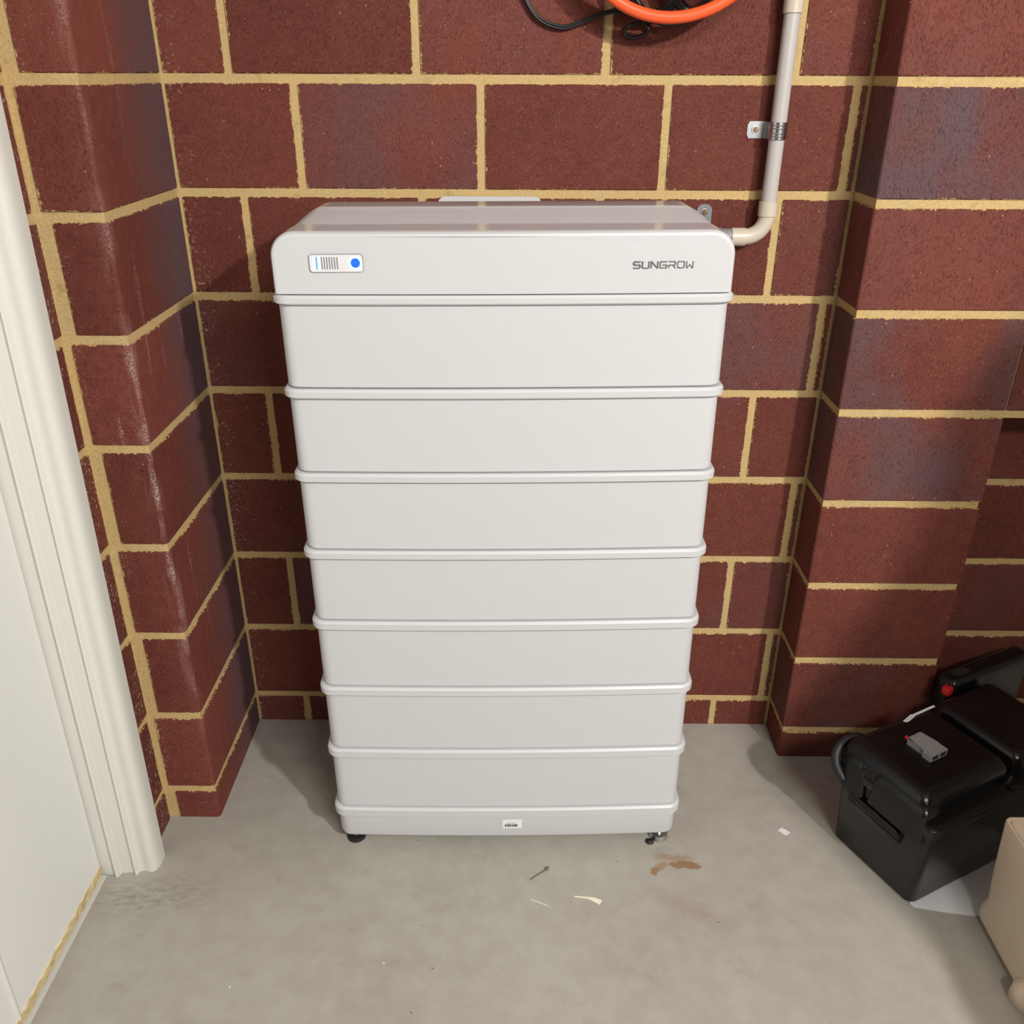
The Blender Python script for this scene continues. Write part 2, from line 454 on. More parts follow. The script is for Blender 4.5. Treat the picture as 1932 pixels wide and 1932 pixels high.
# door casing and open door leaf
LEAN = .0135
def lean(o, x0):
    for v in o.data.vertices: v.co.x += LEAN * v.co.z
    return o
prof = [(-.716, -.384), (-.716, -.427), (-.690, -.4275), (-.6885, -.4320), (-.6855, -.4345), (-.6820, -.4330), (-.6805, -.4280),
        (-.6790, -.4235), (-.6570, -.4225), (-.6555, -.4265), (-.6530, -.4285), (-.6500, -.4268), (-.6485, -.4215),
        (-.6440, -.4185), (-.6380, -.4185), (-.6320, -.4205), (-.6255, -.4205), (-.6205, -.4165), (-.6175, -.4090), (-.6165, -.4000), (-.6165, -.384)]
bm = bmesh.new(); prism(bm, prof, 0.0005, 2.12, 'xy')
box(bm, -.90, -.7165, -.427, -.384, .001, 2.12)
tr = link('trim_1', bm, M['trim'], smooth=50); lean(tr, 0)
tag(tr, 'white moulded door architrave with fine beads', kind='structure')
dr = thing('door_1', (-.708, -.4270, 0), 0, 'open white door leaf at the left edge of the picture', kind='structure')
dr.rotation_euler = (0, 0, 0)
bm = bmesh.new()
# leaf with a sunk moulding line round its panel
LX = -.004
def leaf(bm):
    box(bm, -.040, LX, -.82, -.003, .021, 2.06, .002)
leaf(bm)
lf = link('door_leaf', bm, M['door'], dr, smooth=30); lean(lf, 0)
bm = bmesh.new()
tube(bm, [(LX + .0005, -.285, .022), (LX + .0005, -.285, 2.058)], .0035, 8)
pm = link('vertical_bead', bm, M['trim'], dr, smooth=60); lean(pm, 0)
bm = bmesh.new()
N = 90
ring = []
for i in range(N + 1):
    y = -.82 + i * .816 / N
    j = random.uniform(-.0012, .0012); k = random.uniform(-.0012, .0012)
    ring.append([(-.036, y, .024), (LX + .003 + j, y, .024), (LX + .004 + j, y, .011 + k), (-.036, y, .010 + k)])
loft(bm, ring)
ls = link('bottom_edge', bm, M['timber'], dr); tag(ls, 'raw yellow timber bottom edge of the door')
bm = bmesh.new(); box(bm, -.030, .004, -.82, -.004, .0002, .0022)
tag(link('threshold_strip', bm, M['trim'], dr), 'thin pale strip on the floor below the door')

# ------------------------------------------------------------------ battery tower
BX, BY, YAW = .0083, -.3520, .0165
bt = thing('battery_tower', (BX, BY, 0), YAW, 'tall white stacked home battery with rounded top and blue status light', 'battery')
bt.rotation_euler = (0, -.0068, YAW)
HW, HB, DEP = .3085, .3145, .325
def outline(w, d, r, y0=0., bow=.006, n=6):
    pts = []
    P = rrect(w, d, r, n, 0, y0)
    # add points on the front run so that it can bow
    front = []
    out = []
    for i, (x, y) in enumerate(P): out.append((x, y))
    m = 14
    last = out[-1]; first = out[0]
    for k in range(1, m):
        t = k / m
        x = last[0] + (first[0] - last[0]) * t
        out.append((x, y0))
    res = []
    for x, y in out:
        f = 1 - (x / w) ** 2
        wgt = max(0., 1 - (y - y0) / .06)
        res.append((x, y - bow * f * wgt))
    return res
def ring_at(w, d, r, y0, z): return [(x, y, z) for x, y in outline(w, d, r, y0)]
# z of the rim of each module: (top, bottom)
RIM = [(1.0170,1.0041),(.8851,.8709),(.7552,.7407),(.6252,.6102),(.4958,.4793),(.3649,.3481),(.2318,.2134),(.0966,.0760)]
def body(name, z0, z1, parent, w=HW, rim=False):
    bm = bmesh.new()
    loft(bm, [ring_at(w - .0012, DEP - .012, .020, .0072, z0), ring_at(w, DEP - .010, .020, .006, z0 + .0015),
              ring_at(w, DEP - .010, .020, .006, z1 - .0015), ring_at(w - .0012, DEP - .012, .020, .0072, z1)])
    return link(name, bm, M['white'], parent, smooth=24)
def rim(z0, z1, parent):
    bm = bmesh.new()
    loft(bm, [ring_at(HB - .0025, DEP, .022, .0025, z0), ring_at(HB, DEP, .022, 0, z0 + .0025),
              ring_at(HB, DEP, .022, 0, z1 - .0035), ring_at(HB - .003, DEP, .022, .003, z1)])
    return link('rim', bm, M['white'], parent, smooth=30)
def seam(z, parent):
    bm = bmesh.new()
    loft(bm, [ring_at(HW - .004, DEP - .02, .018, .010, z - .004), ring_at(HW - .004, DEP - .02, .018, .010, z + .004)])
    return link('seam', bm, M['seam'], parent)
for k in range(7):
    (zt, zb), (nt, nb) = RIM[k], RIM[k + 1]
    mod = body('battery_module', nt + .0016, zb - .0008, bt)
    rim(zb, zt, mod)
    seam(nt + .0005, mod)
zt, zb = RIM[7]
bm = bmesh.new()
BB = .0235
loft(bm, [ring_at(HW - .006, DEP - .03, .02, .012, BB), ring_at(HW - .0015, DEP - .014, .02, .0072, BB + .0025), ring_at(HW, DEP - .010, .020, .006, BB + .007),
          ring_at(HW, DEP - .010, .020, .006, zb - .0005)])
base = link('base_unit', bm, M['white'], bt, smooth=24)
rim(zb, zt, base)
for sx in (-1, 1):
    for yy in (.030, .27):
        bm = bmesh.new()
        cyl(bm, (sx * .283 if sx < 0 else .284, yy - .004, 0), (0, 0, 1), .018, .009, 24, .016)
        ft = link('foot', bm, M['rubber'] if sx < 0 else M['steel'], bt, smooth=40)
        bm = bmesh.new(); cyl(bm, (sx * .283 if sx < 0 else .284, yy - .004, .008), (0, 0, 1), .006, .022, 12)
        link('foot_stud', bm, M['steel'], ft, smooth=40)
        if sx < 0: pass
# control unit (top): cross sections in x-z swept along y
ZC0 = RIM[0][0] + .0016
def top_sec(w, zt, r, y, n=8, bowed=0.):
    pts = []
    m = 14
    for k in range(m + 1):                                  # bottom, left to right
        x = -w + 2 * w * k / m
        pts.append((x, y - bowed * (1 - (x / w) ** 2), ZC0))
    for k in range(n + 1):
        t = math.radians(90 * k / n); x = w - r + r * math.cos(t)
        pts.append((x, y - bowed * (1 - (x / w) ** 2), zt - r + r * math.sin(t)))
    for k in range(1, m):
        x = (w - r) - 2 * (w - r) * k / m
        pts.append((x, y - bowed * (1 - (x / w) ** 2), zt))
    for k in range(n + 1):
        t = math.radians(90 + 90 * k / n); x = -w + r + r * math.cos(t)
        pts.append((x, y - bowed * (1 - (x / w) ** 2), zt - r + r * math.sin(t)))
    return pts
TZ = 1.0990
bm = bmesh.new()
secs = [top_sec(HW - .0055, TZ - .0055, .027, .0050, bowed=.006), top_sec(HW - .0022, TZ - .0022, .030, .0060, bowed=.006),
        top_sec(HW, TZ, .032, .0095, bowed=.005), top_sec(HW, TZ + .0002, .032, .030, bowed=.001), top_sec(HW, TZ + .0005, .032, .066)]
loft(bm, secs, True, True)
cu = link('control_unit', bm, M['white'], bt, smooth=14)
# glossy flat ledge behind the front cover, ribbed shoulder and rear ledge
bm = bmesh.new()
loft(bm, [top_sec(HW - .0004, TZ + .0003, .032, .012), top_sec(HW - .0004, TZ + .0007, .032, .068)], True, True)
tag(link('front_ledge', bm, M['white_top'], cu, smooth=30), 'glossy flat ledge along the top front')
bm = bmesh.new()
rings = []
RY0, RY1, RZ0, RZ1 = .067, .150, TZ + .0003, TZ + .0122
nr = 9
for i in range(nr):
    a = i / nr
    y = RY0 + (RY1 - .006 - RY0) * a; z = RZ0 + (RZ1 - .0012 - RZ0) * a
    ys = (RY1 - .006 - RY0) / nr
    rings.append(top_sec(HW - .0040 - .010 * a, z, .032, y))
    rings.append(top_sec(HW - .0040 - .010 * a, z + .0010, .032, y + ys * .8))
rings.append(top_sec(HW - .0150, RZ1 - .0008, .032, RY1 - .005)); rings.append(top_sec(HW - .0160, RZ1, .032, RY1 - .002)); rings.append(top_sec(HW - .0165, RZ1 + .0001, .032, RY1))
loft(bm, rings)
tag(link('ribbed_shoulder', bm, M['white'], cu, smooth=20), 'sloping white shoulder with fine ribs')
bm = bmesh.new()
loft(bm, [top_sec(HW - .0165, RZ1 + .0003, .032, RY1 - .0005), top_sec(HW - .019, RZ1 + .0003, .032, RY1 + .058), top_sec(HW - .021, RZ1 - .006, .030, RY1 + .072), top_sec(HW - .022, TZ - .02, .03, .318)])
tag(link('rear_cover', bm, M['white_top'], cu, smooth=30), 'glossy flat rear cover')

# status panel, local front surface of the tower
def fy(x): return .0050 - .006 * (1 - (x / HW) ** 2)
PX0, PX1, PZ0, PZ1 = (-.2560,-.1860,1.0484,1.0708)
def rr2(x0, x1, z0, z1, r, n=5):
    out = []
    for cx, cz, a in ((x1 - r, z0 + r, -90), (x1 - r, z1 - r, 0), (x0 + r, z1 - r, 90), (x0 + r, z0 + r, 180)):
        for k in range(n + 1):
            t = math.radians(a + 90 * k / n); out.append((cx + r * math.cos(t), cz + r * math.sin(t)))
    return out
pyc = fy((PX0 + PX1) / 2)
bm = bmesh.new(); prism(bm, rr2(PX0 - .0006, PX1 + .0006, PZ0 - .0006, PZ1 + .0006, .0045), pyc - .0008, pyc + .004)
pg = link('panel_gap', bm, M['bar_off'], bt)
bm = bmesh.new(); prism(bm, rr2(PX0, PX1, PZ0, PZ1, .004), pyc - .0013, pyc + .004)
sp = link('status_panel', bm, M['panel'], bt)
pz = (PZ0 + PZ1) / 2; pw = PX1 - PX0
for k in range(10):
    x = PX0 + pw * (.085 + .0487 * k)
    bm = bmesh.new(); box(bm, x - (.0011 if k in (0, 2) else .0007), x + (.0011 if k in (0, 2) else .0007), pyc - .0017, pyc, pz - .0075, pz + .0082)
    lit = k in (0, 2)
    b = link('level_bar', bm, M['cyan'] if lit else (M['bar_blue'] if k == 1 else M['bar_off']), sp)
    if lit: tag(b, 'lit pale blue charge bar')
    elif k == 1: tag(b, 'blue charge bar')
bcx = PX0 + pw * .865
bm = bmesh.new()
rings = []
for rr, yy in ((.0064, .0016), (.0064, .0020), (.0082, .0020), (.0082, .0016)):
    rings.append([(bcx + rr * math.cos(t * math.pi / 14), pyc - yy, pz + .0005 + rr * math.sin(t * math.pi / 14)) for t in range(28)])
loft(bm, rings, closed=True)
tag(link('button_ring', bm, M['cyan'], sp), 'glowing pale cyan ring')
bm = bmesh.new(); cyl(bm, (bcx, pyc, pz + .0005), (0, -1, 0), .0063, .0022, 24)
tag(link('power_button', bm, M['blue'], sp), 'round blue lit button')

# lettering
L = {
 'S': [[(1, 1), (.12, 1), (0, .88), (.02, .6), (.15, .5), (.9, .5), (1, .4), (1, .12), (.88, 0), (0, 0)]],
 'U': [[(0, 1), (0, .14), (.12, 0), (.88, 0), (1, .14), (1, 1)]],
 'N': [[(0, 0), (0, 1), (.06, 1), (.94, 0), (1, 0), (1, 1)]],
 'G': [[(1, 1), (.12, 1), (0, .86), (0, .14), (.12, 0), (.9, 0), (1, .12), (1, .46), (.42, .46)]],
 'R': [[(.02, 1), (.88, 1), (1, .88), (1, .56), (.88, .44), (.04, .44), (0, .36), (0, 0)], [(.58, .44), (1, 0)]],
 'O': [[(.12, 0), (.88, 0), (1, .14), (1, .86), (.88, 1), (.12, 1), (0, .86), (0, .14), (.12, 0), (.3, 0)]],
 'W': [[(0, 1), (.04, 0), (.12, 0), (.5, .5), (.88, 0), (.96, 0), (1, 1)]],
}
def stroke(bm, pts, wd, y, depth):
    for (a, b), (c, d) in zip(pts, pts[1:]):
        v = Vector((c - a, d - b)); ln = v.length
        if ln < 1e-6: continue
        v /= ln; nn = Vector((-v.y, v.x)) * wd / 2; e = v * wd * .35
        q = [(a - e.x + nn.x, b - e.y + nn.y), (a - e.x - nn.x, b - e.y - nn.y), (c + e.x - nn.x, d + e.y - nn.y), (c + e.x + nn.x, d + e.y + nn.y)]
        prism(bm, q, y, y + depth)
LX0, LX1, LZ0, LZ1 = (.1725,.2545,1.0518,1.0600)
bm = bmesh.new()
adv = (LX1 - LX0) / 7.0; cw = adv * .74
for i, ch in enumerate('SUNGROW'):
    x0 = LX0 + adv * i + adv * .1; yl = fy(x0 + cw / 2)
    for pl in L[ch]:
        stroke(bm, [(x0 + a * cw, LZ0 + b * (LZ1 - LZ0)) for a, b in pl], .00125, yl - .0004, .003)
tag(link('lettering', bm, M['print'], bt), 'grey SUNGROW lettering')

# barcode sticker on the base
SX0, SX1, SZ0, SZ1 = (-.0085,.0265,.0455,.0655)
ys = .006 - .006 * (1 - ((SX0 + SX1) / 2 / HW) ** 2)
bm = bmesh.new(); prism(bm, [(SX0, SZ0), (SX1, SZ0 + .0006), (SX1, SZ1 + .0006), (SX0, SZ1)], ys - .0006, ys + .003)
st = link('sticker', bm, M['sticker'], bt); tag(st, 'white barcode sticker')
bm = bmesh.new(); x = SX0 + .0035
random.seed(3)
while x < SX1 - .009:
    wdt = random.choice((.0004, .0007, .0012)); prism(bm, [(x, SZ0 + .0040), (x + wdt, SZ0 + .0040), (x + wdt, SZ0 + .0100), (x, SZ0 + .0100)], ys - .0008, ys)
    x += wdt + random.choice((.0003, .0005, .0007))
link('barcode', bm, M['ink'], st)
bm = bmesh.new(); x = SX0 + .007
while x < SX1 - .011:
    wdt = random.choice((.0008, .0011)); box(bm, x, x + wdt, ys - .0008, ys, SZ0 + .0118, SZ0 + .0136); x += wdt + .0004
link('serial_print', bm, M['ink_grey'], st)
random.seed(11)

# ------------------------------------------------------------------ wall brackets
bk = thing('wall_bracket', (-.03, -.0005, 1.075), 0, 'wide pale grey mounting plate behind the tower top, centre', 'bracket')
bm = bmesh.new(); prism(bm, [(-.083, -.05), (.086, -.05), (.086, .0215), (.0795, .0262), (-.076, .0262), (-.083, .0195)], -.0035, 0)
link('plate', bm, M['white'], bk)
bm = bmesh.new(); box(bm, -.083, .086, -.040, -.0005, -.052, -.047); link('arm', bm, M['white'], bk)
def tabplate(w, h, r, y0, y1, hole=False):
    bm = bmesh.new(); prism(bm, rr2(-w / 2, w / 2, -h / 2, h / 2, r), y0, y1); return bm
b2 = thing('angle_bracket', (.3290, -.0005, 1.0745), 0, 'small zinc wall tab with screw at the tower top right corner', 'bracket')
bm = bmesh.new(); prism(bm, rr2(-.0125, .0125, -.030, .0165, .0105), -.002, 0); link('tab', bm, M['steel'], b2, smooth=30)
bm = bmesh.new(); box(bm, -.0125, .0125, -.026, -.0002, -.0335, -.0315); link('arm', bm, M['steel'], b2)
def screw(parent, x, z, y0):
    bm = bmesh.new(); cyl(bm, (x, y0, z), (0, -1, 0), .0062, .0015, 20); w_ = link('washer', bm, M['steel'], parent, smooth=30)
    bm = bmesh.new(); cyl(bm, (x, y0 - .0013, z), (0, -1, 0), .0042, .0024, 16, .0026); s_ = link('screw', bm, M['brass'], parent, smooth=30)
    bm = bmesh.new(); box(bm, x - .0022, x + .0022, y0 - .0042, y0 - .0035, z - .0004, z + .0004); box(bm, x - .0004, x + .0004, y0 - .0042, y0 - .0035, z - .0022, z + .0022)
    link('drive_slot', bm, M['ink'], s_)
screw(b2, .0005, .003, -.002)

# ------------------------------------------------------------------ conduit
PXC, PYC, PR = .4275, -.0260, .0122
cd = thing('conduit', (0, 0, 0), 0, 'grey plastic conduit rising up the block wall from the tower', 'pipe')
bm = bmesh.new(); cyl(bm, (PXC, PYC, 1.075), (0, 0, 1), PR, 1.42, 28)
link('pipe', bm, M['pvc'], cd, smooth=40)
bm = bmesh.new()
R_ = .034; zc = 1.0720; pts = []; rad = []
pts += [(PXC, PYC, 1.0985), (PXC, PYC, 1.0762)]; 
bm2 = bmesh.new(); tube(bm2, pts, .0152, 28)
el = link('elbow', bm2, M['pvc_fit'], cd, smooth=40)
pts = [(PXC, PYC, 1.078)]
for k in range(13):
    t = math.radians(90 * k / 12); pts.append((PXC - R_ + R_ * math.cos(t), PYC, 1.0765 - R_ * math.sin(t)))
pts.append((PXC - R_ - .004, PYC, 1.0765 - R_))
tube(bm, pts, .0131, 28); link('bend', bm, M['pvc_fit'], el, smooth=40)
ZH = 1.0765 - R_
bm = bmesh.new(); tube(bm, [(PXC - R_ + .002, PYC, ZH), (PXC - R_ - .0215, PYC, ZH)], .0147, 28); link('elbow_socket', bm, M['pvc_fit'], el, smooth=40)
bm = bmesh.new(); xx = PXC - R_ - .0210; pts = []; rad = []
while xx > .300:
    pts += [(xx, PYC, ZH), (xx - .0014, PYC, ZH), (xx - .0018, PYC, ZH), (xx - .0028, PYC, ZH)]; rad += [.0138, .0138, .0126, .0126]; xx -= .0032
tube(bm, pts, rad, 24); tag(link('ribbed_gland', bm, M['flex'], cd, smooth=20), 'grey ribbed flexible end')
bm = bmesh.new(); cyl(bm, (PXC, PYC, 1.3665), (0, 0, 1), .0145, .055, 28); tag(link('coupling', bm, M['pvc_fit'], cd, smooth=40), 'cream pipe coupling')

cl = thing('saddle_clamp', (PXC, 0, 1.2045), 0, 'shiny zinc saddle clamp holding the grey conduit', 'clamp')
bm = bmesh.new()
path = []
for k in range(19):
    t = math.radians(180 * k / 18); path.append((.0146 * math.cos(t), PYC - .0146 * math.sin(t)))
path = [(.0146, -.001)] + path + [(-.0146, -.004), (-.0165, -.0012)]
def band(bm, path, z0, z1, th):
    outer = []
    for i, (x, y) in enumerate(path):
        a = path[max(i - 1, 0)]; b = path[min(i + 1, len(path) - 1)]
        t = Vector((b[0] - a[0], b[1] - a[1])).normalized(); outer.append((x + t.y * th, y - t.x * th))
    loop = path + outer[::-1]
    prism(bm, loop, z0, z1, 'xy')
band(bm, path, -.0125, .0125, .0012)
link('band', bm, M['steel'], cl, smooth=25)
bm = bmesh.new()
for z in (-.008, -.0035, .0035, .008):
    pr_ = [( .0164 * math.cos(math.radians(a)), PYC - .0164 * math.sin(math.radians(a)), z) for a in range(35, 150, 8)]
    tube(bm, pr_, .0007, 6)
link('raised_ribs', bm, M['steel'], cl, smooth=40)
bm = bmesh.new(); prism(bm, [(-.0425, -.007), (-.0395, -.0125), (-.0150, -.0125), (-.0150, .0125), (-.0395, .0125), (-.0425, .007)], -.0020, 0)
link('tab', bm, M['steel'], cl)
screw(cl, -.0290, 0, -.0020)

# ------------------------------------------------------------------ coil hanging above
hs = thing('coiled_hose', (.238, -.074, 1.5175), 0, 'thick orange hose coiled on the wall above the tower', 'hose')
bm = bmesh.new(); pts = []
for k in range(96):
    t = 2 * math.pi * k / 96; pts.append((.155 * math.cos(t), .006 * math.sin(2 * t), .160 * math.sin(t)))
tube(bm, pts, .0085, 16, closed=True); link('outer_loop', bm, M['orange'], hs, smooth=60)
bm = bmesh.new(); pts = []
for k in range(96):
    t = 2 * math.pi * k / 96; pts.append((.148 * math.cos(t) + .002, -.019 + .004 * math.sin(t), .1405 * math.sin(t) + .013))
tube(bm, pts, .0085, 16, closed=True); link('inner_loop', bm, M['orange'], hs, smooth=60)
kc = thing('coiled_cable', (.235, -.0345, 1.434), 0, 'thick black cables looped inside the orange hose', 'cable')
for (c0, rx, rz_, rr, yo) in (((-.022, .030), .060, .102, .0078, 0), ((.045, .055), .052, .125, .0082, -.004), ((.01, .06), .085, .142, .0050, .006)):
    bm = bmesh.new(); pts = []
    for k in range(64):
        t = 2 * math.pi * k / 64; pts.append((c0[0] + rx * math.cos(t), yo + .004 * math.sin(3 * t), c0[1] + rz_ * math.sin(t)))
    tube(bm, pts, rr, 10, closed=True); link('loop', bm, M['black_cable'], kc, smooth=60)
hk = thing('wall_hook', (.238, 0, 1.6465), 0, 'steel hook holding the coiled hose', 'hook')
bm = bmesh.new(); tube(bm, spline([(0, 0, 0), (0, -.05, 0), (0, -.085, .002), (0, -.095, .02)], 6), .005, 10); link('arm', bm, M['steel'], hk, smooth=50)
bm = bmesh.new(); cyl(bm, (0, 0, 0), (0, -1, 0), .016, .003, 20); link('plate', bm, M['steel'], hk, smooth=40)
tc = thing('thin_cable', (0, 0, 0), 0, 'thin black twin cable drooping from the orange hose', 'cable')
bm = bmesh.new()
P = [(-.005, -.012, 1.47), (.010, -.012, 1.425), (.0255, -.011, 1.388), (.048, -.010, 1.358), (.084, -.009, 1.3455), (.118, -.009, 1.3545), (.146, -.010, 1.3640), (.166, -.010, 1.3675), (.182, -.009, 1.366), (.196, -.008, 1.378)]
sp1 = spline(P, 8)
tube(bm, sp1, .0021, 8); link('lead', bm, M['black_cable'], tc, smooth=60)
bm = bmesh.new(); tube(bm, [p + Vector((.0006, .001, .0034)) for p in sp1], .0021, 8); link('lead', bm, M['black_cable'], tc, smooth=60)
bm = bmesh.new(); pts = []
for k in range(40):
    t = math.radians(70 + 330 * k / 39); ex, ez = .0185 * math.cos(t), .0095 * math.sin(t); a = .18
    pts.append((.1975 + ex * math.cos(a) - ez * math.sin(a), -.012, 1.3435 + ex * math.sin(a) + ez * math.cos(a)))
pts = [(.212, -.0085, 1.372), (.206, -.010, 1.3585)] + pts + [(.2165, -.010, 1.355), (.219, -.0085, 1.368)]
tube(bm, pts, .0026, 8); tag(link('loop', bm, M['black_cable'], tc, smooth=60), 'small loop below the hose')

# ------------------------------------------------------------------ black battery boxes
E2 = Vector((.889, .458, 0)); E1 = Vector((-.458, .889, 0)); ANG = math.atan2(.458, .889)
def rbox_rings(x0, x1, y0, y1, levels, n=5):
    """levels: (z, inset, radius)"""
    rings = []
    for z, ins, r in levels:
        a0, a1, b0, b1 = x0 + ins, x1 - ins, y0 + ins, y1 - ins
        ring = []
        for cx, cy, a in ((a1 - r, b0 + r, -90), (a1 - r, b1 - r, 0), (a0 + r, b1 - r, 90), (a0 + r, b0 + r, 180)):
            for k in range(n + 1):
                t = math.radians(a + 90 * k / n); ring.append((cx + r * math.cos(t), cy + r * math.sin(t), z))
        rings.append(ring)
    return rings
def battery_box(loc, label, L_, W_, H, off=0.):
    t = thing('battery_box', loc, ANG, label, 'battery box')
    bm = bmesh.new(); loft(bm, rbox_rings(0, L_, off, W_, [(0.001, .004, .012), (.006, 0, .014), (H * .84, -.008, .016), (H * .84 + .002, -.008, .016)]))
    bd = link('body', bm, M['black_pl'], t, smooth=40)
    # side handle recess bar on the short face
    ym = (off + W_) / 2
    bm = bmesh.new(); ins = -.0065
    loft(bm, [[(x, y, z) for (y, z) in rr2(ym - .048 - g, ym + .066 + g, H * .49 - g, H * .49 + .030 + g, .013)] for x, g in ((.004, .004), (-.0125, 0), (-.0145, -.003))])
    hd = link('handle', bm, M['black_pl'], bd, smooth=40)
    # lid skirt
    bm = bmesh.new()
    z1 = H * .84
    loft(bm, rbox_rings(-.012, L_ + .012, off - .012, W_ + .012, [(z1 - .012, 0, .016), (z1 - .010, -.0012, .017), (z1 + .004, -.0012, .017), (z1 + .0065, .0015, .015), (z1 + .0075, .010, .012)]))
    ld = link('lid', bm, M['black_pl'], t, smooth=40)
    return t, bd, ld, z1
A, bodyA, lidA, zl = battery_box((.7035, -.4745, 0), 'long black plastic battery box on the floor, grey connector on its lid', .385, .182, .215)
def dome(parent, x0, x1, y0, y1, z0, z1, r=.018, name='lid_crown', rc=.018):
    bm = bmesh.new()
    lv = [(z0, 0, rc)]
    for k in range(0, 9):
        t = math.radians(90 * k / 8); lv.append((z1 - r + r * math.sin(t), .003 + r * (1 - math.cos(t)), max(.004, rc - (rc * .5) * k / 8)))
    loft(bm, rbox_rings(x0, x1, y0, y1, lv)); return link(name, bm, M['black_pl'], parent, smooth=50)
dome(lidA, -.011, .208, .012, .196, zl + .002, .231, .026)
dome(lidA, .2145, .375, .012, .196, zl + .002, .231, .020)
dome(lidA, -.0185, .030, .002, .119, .148, .216, .020, 'lid_end', .012)
dome(lidA, -.0185, .030, .128, .184, .140, .212, .020, 'lid_end', .014)
bm = bmesh.new(); tube(bm, spline([(-.016, .172, zl - .03), (-.018, .190, zl - .012), (-.010, .202, zl + .006), (.010, .207, zl + .018), (.038, .205, zl + .020), (.060, .196, zl + .012)], 6), .0085, 12)
link('strap_loop', bm, M['rubber'], lidA, smooth=60)
bm = bmesh.new(); box(bm, .186, .206, -.006, .008, zl + .006, zl + .012, .0015, 2); link('latch', bm, M['black_pl'], lidA, smooth=30)
# slim black case behind it, in the niche
sc_ = thing('black_case', tuple(Vector((.7035, -.4745, 0)) + E2 * .285 + E1 * .204), ANG, 'slim black case standing in the dark niche behind the battery box', 'case')
bm = bmesh.new(); loft(bm, rbox_rings(0, .22, 0, .036, [(0, .001, .008), (.004, 0, .009), (.215, -.003, .009), (.232, -.003, .009), (.240, .003, .006), (.2415, .008, .003)]))
cb_ = link('body', bm, M['black_pl'], sc_, smooth=50)
bm = bmesh.new(); loft(bm, [[(x, y, z) for x, y in rr2(.016, .058, .010, .027, .007)] for z in (.2385, .2420)]); link('handle_recess', bm, M['ink'], cb_)

# grey two-pole connector on the lid
cn = thing('power_connector', tuple(Vector((.7035, -.4745, 0)) + E2 * .0900 + E1 * .1050 + Vector((0, 0, .2311))), ANG - math.radians(88), 'grey two pole power connector lying on the black box lid', 'connector')
cn.scale = (.93, 1.18, 1)
bm = bmesh.new()
prism(bm, [(-.026, -.0145), (.010, -.0145), (.011, -.0175), (.030, -.0175), (.030, .0175), (.011, .0175), (.010, .0145), (-.026, .0145), (-.028, .010), (-.028, .003), (-.023, .002), (-.023, -.002), (-.028, -.003), (-.028, -.010)], .0, .0145, 'xy')
es = [e for e in bm.edges if abs(e.verts[0].co.z - .0145) < 1e-5 and abs(e.verts[1].co.z - .0145) < 1e-5]
bmesh.ops.bevel(bm, geom=es, offset=.002, segments=2, affect='EDGES')
link('housing', bm, M['conn'], cn, smooth=30)
for s in (-1, 1):
    bm = bmesh.new(); box(bm, .0295, .0306, s * .0085 - .0058, s * .0085 + .0058, .003, .0105); link('socket', bm, M['ink'], cn)
for xh, yh in ((-.008, -.004), (-.008 + .02, .002)):
    bm = bmesh.new(); cyl(bm, (xh - .006, yh, .0142), (0, 0, 1), .0026, .0006, 14); link('dimple', bm, M['ink_grey'], cn)
bm = bmesh.new(); cyl(bm, (-.024, -.0085, .0065), (-1, 0, 0), .0035, .011, 12); tag(link('wire_end', bm, M['red'], cn, smooth=50), 'red wire end')
# white tie strip and red plug
ct = thing('cable_tie', (0, 0, 0), 0, 'white plastic strip lying along the back edge of the lid', 'strip')
o0 = Vector((.7035, -.4745, .221))
bm = bmesh.new(); a = o0 + E2 * .118 + E1 * .172 + Vector((0, 0, .0085)); b = o0 + E2 * .146 + E1 * .179 + Vector((0, 0, .0045)); c = o0 + E2 * .196 + E1 * .176 + Vector((0, 0, .0025))
def ribbon(bm, pts, wd, th=.0012):
    pts = [Vector(p) for p in pts]
    for p, q in zip(pts, pts[1:]):
        d = (q - p).normalized(); s = d.cross(Vector((0, 0, 1))).normalized() * wd / 2
        rings = [[p - s, p + s, p + s + Vector((0, 0, th)), p - s + Vector((0, 0, th))], [q - s, q + s, q + s + Vector((0, 0, th)), q - s + Vector((0, 0, th))]]
        loft(bm, rings)
ribbon(bm, [a, b + Vector((0, 0, .004))], .008); ribbon(bm, [b + Vector((0, 0, .004)), c + Vector((0, 0, .012))], .0045)
link('strip', bm, M['paper'], ct)
rp = thing('red_plug', tuple(Vector((.7035, -.4745, 0)) + E2 * .276 + E1 * .2075 + Vector((0, 0, .2150))), ANG + .15, 'small red plug hanging between the battery box and black case', 'plug')
bm = bmesh.new(); box(bm, -.010, .006, -.007, .009, 0, .016, .002, 2); link('housing', bm, M['red'], rp, smooth=30)
bm = bmesh.new(); tube(bm, [(-.002, .001, .001), (-.003, .001, -.06), (-.003, .001, -.2145)], .0045, 8); link('lead', bm, M['black_pl'], rp, smooth=60)

# white sheet under the box
bm = bmesh.new(); prism(bm, [(.706, -.470), (.712, -.4775), (.7625, -.4870), (.8105, -.4935), (.95, -.47), (.95, -.30), (.80, -.28)], .0003, .0012, 'xy')
sh = link('sheet', bm, M['paper']); tag(sh, 'white sheet on the floor under the black box', 'sheet')

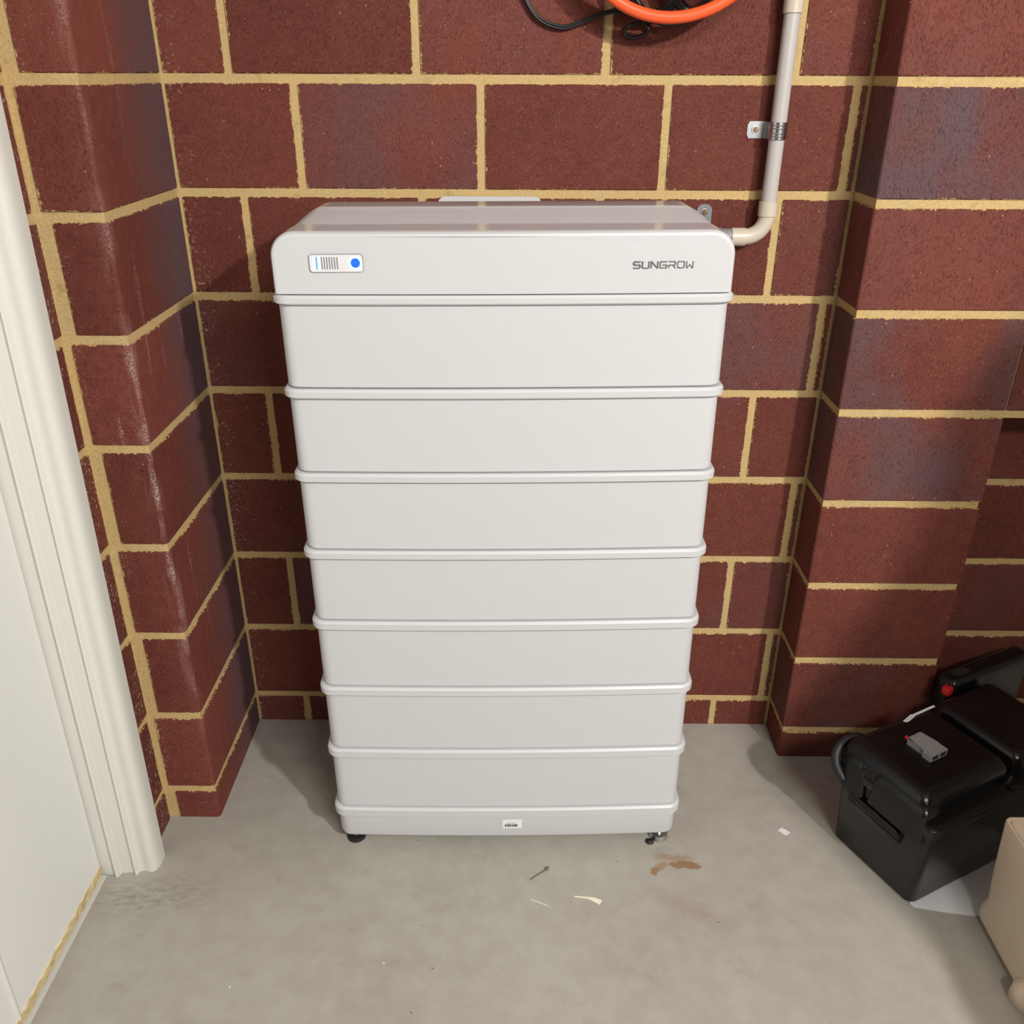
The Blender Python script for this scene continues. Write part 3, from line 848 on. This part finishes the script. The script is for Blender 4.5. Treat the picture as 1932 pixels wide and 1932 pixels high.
# cream tub at the lower right corner
tb = thing('storage_tub', (.806, -.483, 0), 0, 'cream plastic tub at the lower right corner on the floor', 'tub')
bm = bmesh.new()
W2, D2, HT = .36, .44, .2185
out_ = [(0.0, .012, .02), (.012, .001, .024), (.03, .001, .022), (.05, .006, .02), (.10, .003, .018), (HT - .003, .0, .012), (HT, .0015, .011)]
rings = rbox_rings(0, W2, -D2, 0, out_)
rings += rbox_rings(0, W2, -D2, 0, [(HT, .0045, .010), (HT - .006, .0055, .010)])
loft(bm, rings, True, True)
tb_b = link('body', bm, M['cream'], tb, smooth=40)
bm = bmesh.new(); loft(bm, rbox_rings(0, W2, -D2, 0, [(HT - .0061, .0060, .010), (HT - .002, .0075, .010), (HT - .0018, .012, .01)]))
link('lid', bm, M['cream'], tb, smooth=40)
bm = bmesh.new(); tube(bm, [(.022, -.165, .0), (.006, -.165, .012), (.004, -.165, .030), (.010, -.165, .045)], [.022, .026, .020, .008], 14)
link('corner_foot', bm, M['cream'], tb, smooth=60)

# added out-of-view box stack, shaped to cast the shadow on pier and floor
def shadow_carton(name, x0, x1, y0, y1, z0, z1, label):
    t = thing(name, ((x0 + x1) / 2, (y0 + y1) / 2, z0), 0, label, 'box', 'added unseen boxes that cast the shadow at the right')
    bm = bmesh.new(); box(bm, -(x1 - x0) / 2, (x1 - x0) / 2, -(y1 - y0) / 2, (y1 - y0) / 2, 0, z1 - z0, .003); link('body', bm, M['card'], t)
    bm = bmesh.new(); box(bm, -(x1 - x0) / 2 - .0005, (x1 - x0) / 2 + .0005, -.025, .025, z1 - z0 - .06, z1 - z0 + .0005); link('packing_tape', bm, M['sticker'], t)
SHADOW_CARTONS = [(.895, 1.35, -1.13, -.93, 0, .50, 'lowest added shadow-casting box right of the camera'),
           (.965, 1.35, -1.13, -.94, .50, .97, 'second added shadow-casting box from the floor, right of the camera'),
           (1.045, 1.35, -1.13, -.95, .97, 1.16, 'third added shadow-casting box from the floor, right of the camera'),
           (1.09, 1.35, -1.12, -.96, 1.16, 1.40, 'topmost added shadow-casting box right of the camera')]
for c_ in SHADOW_CARTONS: shadow_carton('shadow_carton', *c_)

# ------------------------------------------------------------------ litter on the floor
bm = bmesh.new(); prism(bm, [(.5196, -.3067), (.5294, -.3000), (.5423, -.3116), (.5320, -.3190)], .0002, .001, 'xy')
tag(link('paper_scrap', bm, M['paper']), 'small white paper scrap on the floor right of the tower', 'scrap')
bm = bmesh.new(); prism(bm, [(.1261, -.4620), (.150, -.4640), (.160, -.4645), (.1744, -.4705), (.1690, -.4800), (.158, -.4725), (.149, -.4670), (.1261, -.4640)], .0003, .0013, 'xy')
tag(link('dry_husk', bm, M['straw']), 'pale dry husk with a thin stalk on the floor in front of the tower', 'husk')
bm = bmesh.new(); tube(bm, [(.0497, -.428, .001), (.0700, -.4125, .0015), (.0765, -.4080, .002)], .0009, 6); tube(bm, [(.0765, -.4080, .002), (.080, -.4045, .0025), (.0834, -.4005, .002)], [.0012, .0026, .001], 8)
tag(link('twig', bm, M['twig']), 'thin brown twig on the floor in front of the tower', 'twig')
bm = bmesh.new(); tube(bm, [(.050, -.4700, .0008), (.063, -.4755, .0010), (.080, -.4830, .0008)], .0007, 6)
tag(link('straw', bm, M['straw']), 'single thin straw on the floor beyond the husk', 'straw')
bm = bmesh.new(); bmesh.ops.create_icosphere(bm, subdivisions=2, radius=.007); 
for v in bm.verts: v.co = Vector((v.co.x * 1.1 + .273, v.co.y - .340, max(0, v.co.z * .6 + .0035))) + Vector((random.uniform(-1, 1), random.uniform(-1, 1), 0)) * .0008
tag(link('black_lump', bm, M['rubber'], smooth=60), 'small black rubber lump beside the tower right foot', 'debris')
